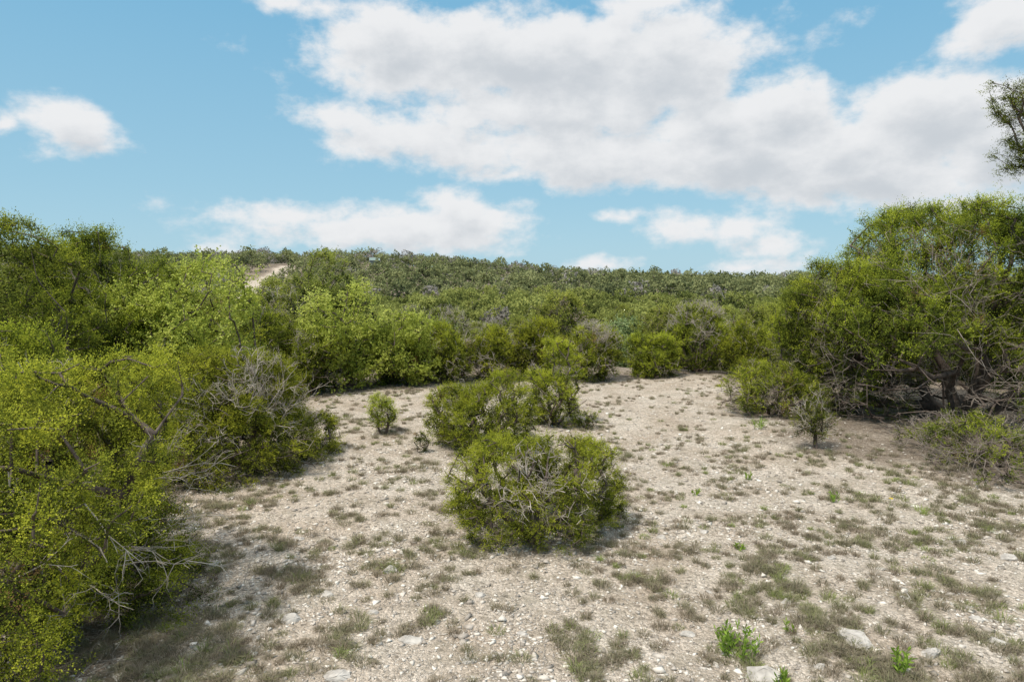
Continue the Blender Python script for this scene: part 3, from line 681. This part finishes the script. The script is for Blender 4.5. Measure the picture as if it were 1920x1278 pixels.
# ------------------------------------------------------------------ sky
SUN=np.array([-.36,-.34,.87]); SUN/=np.linalg.norm(SUN)
el=math.asin(SUN[2]); rot=math.atan2(SUN[0],SUN[1])
w=bpy.data.worlds.new("World"); scene.world=w; w.use_nodes=True; nt=w.node_tree; N=nt.nodes; L=nt.links; N.clear()
try: w.cycles.sampling_method='MANUAL'; w.cycles.sample_map_resolution=256
except Exception: pass
BL=[(1000,110,420,85),(1240,125,180,95),(740,85,150,60),(900,75,200,50),(1050,205,250,65),(1330,235,130,60),(640,222,75,32),(730,258,110,40),(900,275,200,40),
    (1130,300,300,55),(1400,290,240,70),(1450,210,120,70),(1560,270,160,70),(1620,325,270,70),(1740,230,190,95),(1880,270,180,110),(1640,368,150,26),(1800,380,150,30),
    (1890,40,120,55),(600,12,130,22),(1200,5,120,18),(150,240,95,55),(0,232,28,20),(545,405,150,26),(850,398,75,48),(920,425,100,42),(730,435,250,40),
    (1310,425,100,26),(1395,425,80,34),(1440,455,70,24),(1150,410,40,12),(405,462,70,20),(1400,502,70,18),(1130,492,60,13),(945,328,45,14)]
grp=bpy.data.node_groups.new('cloud_density','ShaderNodeTree')
grp.interface.new_socket('Vector',in_out='INPUT',socket_type='NodeSocketVector'); grp.interface.new_socket('Density',in_out='OUTPUT',socket_type='NodeSocketFloat')
GN,GL=grp.nodes,grp.links; gi=GN.new('NodeGroupInput'); go=GN.new('NodeGroupOutput')
def gnoise(s,d,r,vec):
    n=GN.new('ShaderNodeTexNoise'); n.inputs['Scale'].default_value=s; n.inputs['Detail'].default_value=d; n.inputs['Roughness'].default_value=r; GL.new(vec,n.inputs['Vector']); return n
def gmath(op,a,b=None,c=None):
    n=GN.new('ShaderNodeMath'); n.operation=op
    for k,v in enumerate((a,b,c)):
        if v is None: continue
        if isinstance(v,(int,float)): n.inputs[k].default_value=v
        else: GL.new(v,n.inputs[k])
    return n.outputs[0]
mp=GN.new('ShaderNodeMapping'); mp.inputs['Scale'].default_value=(1,1.5,1); mp.inputs['Location'].default_value=(3.3,1.7,.5); GL.new(gi.outputs[0],mp.inputs[0])
wn=gnoise(9,3,.55,mp.outputs[0]); ws=GN.new('ShaderNodeVectorMath'); ws.operation='SUBTRACT'; ws.inputs[1].default_value=(.5,.5,.5); GL.new(wn.outputs['Color'],ws.inputs[0])
wm=GN.new('ShaderNodeVectorMath'); wm.operation='MULTIPLY_ADD'; wm.inputs[1].default_value=(.08,.035,0); GL.new(ws.outputs[0],wm.inputs[0]); GL.new(gi.outputs[0],wm.inputs[2])
acc=None
for (px,py,rx,ry) in BL:
    az,e=azel(px,py); c2=math.cos(az); sx=rx/F*c2*c2; sy=ry/F*c2; kq=min(1.25,max(.5,ry/60))
    v=GN.new('ShaderNodeVectorMath'); v.operation='MULTIPLY_ADD'; v.inputs[1].default_value=(1/sx,1/sy,0); v.inputs[2].default_value=(-az/sx,-e/sy,0); GL.new(wm.outputs[0],v.inputs[0])
    l=GN.new('ShaderNodeVectorMath'); l.operation='LENGTH'; GL.new(v.outputs[0],l.inputs[0])
    lv_=gmath('MULTIPLY_ADD',l.outputs['Value'],kq,-kq)
    acc=lv_ if acc is None else gmath('SMOOTH_MIN',acc,lv_,.2)
se=GN.new('ShaderNodeSeparateXYZ'); GL.new(gi.outputs[0],se.inputs[0])
hm=GN.new('ShaderNodeMapRange'); hm.interpolation_type='SMOOTHSTEP'; hm.inputs[1].default_value=.45; hm.inputs[2].default_value=.85; hm.inputs[3].default_value=1.5; hm.inputs[4].default_value=-.35; GL.new(se.outputs[1],hm.inputs[0])  # extra unseen cloud cover overhead, added for neutral fill light
acc=gmath('MINIMUM',acc,hm.outputs[0])
n1=gnoise(13,8,.60,mp.outputs[0])
s_=gmath('MULTIPLY_ADD',n1.outputs[0],2.1,-1.05+.02)
GL.new(gmath('SUBTRACT',s_,acc),go.inputs[0])
tc=N.new('ShaderNodeTexCoord'); sp=N.new('ShaderNodeSeparateXYZ'); L.new(tc.outputs['Generated'],sp.inputs[0])
at=N.new('ShaderNodeMath'); at.operation='ARCTAN2'; L.new(sp.outputs[0],at.inputs[0]); L.new(sp.outputs[1],at.inputs[1])
as_=N.new('ShaderNodeMath'); as_.operation='ARCSINE'; L.new(sp.outputs[2],as_.inputs[0])
cb=N.new('ShaderNodeCombineXYZ'); L.new(at.outputs[0],cb.inputs[0]); L.new(as_.outputs[0],cb.inputs[1])
d1=N.new('ShaderNodeGroup'); d1.node_tree=grp; L.new(cb.outputs[0],d1.inputs[0])
of=N.new('ShaderNodeVectorMath'); of.operation='ADD'; of.inputs[1].default_value=(-.010,.024,0); L.new(cb.outputs[0],of.inputs[0])
d2=N.new('ShaderNodeGroup'); d2.node_tree=grp; L.new(of.outputs[0],d2.inputs[0])
al=N.new('ShaderNodeMapRange'); al.interpolation_type='SMOOTHSTEP'; al.inputs[1].default_value=-.24; al.inputs[2].default_value=.42; al.inputs[4].default_value=.97; L.new(d1.outputs[0],al.inputs[0])
sh=N.new('ShaderNodeMapRange'); sh.interpolation_type='SMOOTHSTEP'; sh.inputs[1].default_value=.0; sh.inputs[2].default_value=1.35; L.new(d2.outputs[0],sh.inputs[0])
cc=N.new('ShaderNodeMix'); cc.data_type='RGBA'; cc.inputs[6].default_value=(.86,.865,.875,1); cc.inputs[7].default_value=(.60,.635,.675,1); L.new(sh.outputs[0],cc.inputs[0])
hb=N.new('ShaderNodeMapRange'); hb.interpolation_type='SMOOTHSTEP'; hb.inputs[1].default_value=.45; hb.inputs[2].default_value=.85; hb.inputs[3].default_value=1; hb.inputs[4].default_value=1.75; L.new(as_.outputs[0],hb.inputs[0])  # brightens the added overhead clouds to strengthen their fill
cs=N.new('ShaderNodeVectorMath'); cs.operation='SCALE'; L.new(cc.outputs[2],cs.inputs[0]); L.new(hb.outputs[0],cs.inputs['Scale'])
sky=N.new('ShaderNodeTexSky'); sky.sky_type='NISHITA'; sky.sun_disc=False; sky.sun_elevation=el; sky.sun_rotation=rot; sky.altitude=300; sky.air_density=1.0; sky.dust_density=.6; sky.ozone_density=1.5
sm=N.new('ShaderNodeVectorMath'); sm.operation='MULTIPLY'; sm.inputs[1].default_value=(.10,.11,.11); L.new(sky.outputs[0],sm.inputs[0])
gr=ramp(nt,[(0,(.43,.66,.79)),(.12,(.34,.60,.765)),(.4,(.185,.475,.72)),(1,(.09,.29,.54))]); L.new(sp.outputs[2],gr.inputs[0])
gm_=N.new('ShaderNodeMix'); gm_.data_type='RGBA'; gm_.inputs[0].default_value=.88; L.new(sm.outputs[0],gm_.inputs[6]); L.new(gr.outputs[0],gm_.inputs[7])
mx=N.new('ShaderNodeMix'); mx.data_type='RGBA'; L.new(al.outputs[0],mx.inputs[0]); L.new(gm_.outputs[2],mx.inputs[6]); L.new(cs.outputs[0],mx.inputs[7])
bg=N.new('ShaderNodeBackground'); bg.inputs[1].default_value=1.0; L.new(mx.outputs[2],bg.inputs[0])
wo=N.new('ShaderNodeOutputWorld'); L.new(bg.outputs[0],wo.inputs[0])

sl=bpy.data.lights.new('sun','SUN'); sl.energy=3.8; sl.angle=math.radians(4); sl.color=(1,.95,.87)
so=bpy.data.objects.new('sun',sl); COL.objects.link(so); so.rotation_euler=Vector(SUN).to_track_quat('Z','Y').to_euler()

cam=bpy.data.cameras.new('camera'); co=bpy.data.objects.new('camera',cam); COL.objects.link(co); scene.camera=co
co.location=(0,0,CAMH); co.rotation_euler=(PI/2-PITCH,0,0); cam.lens=24; cam.sensor_width=36; cam.clip_end=6000; cam.clip_start=.1
scene.view_settings.view_transform='Standard'
try: scene.view_settings.look='None'
except Exception: pass
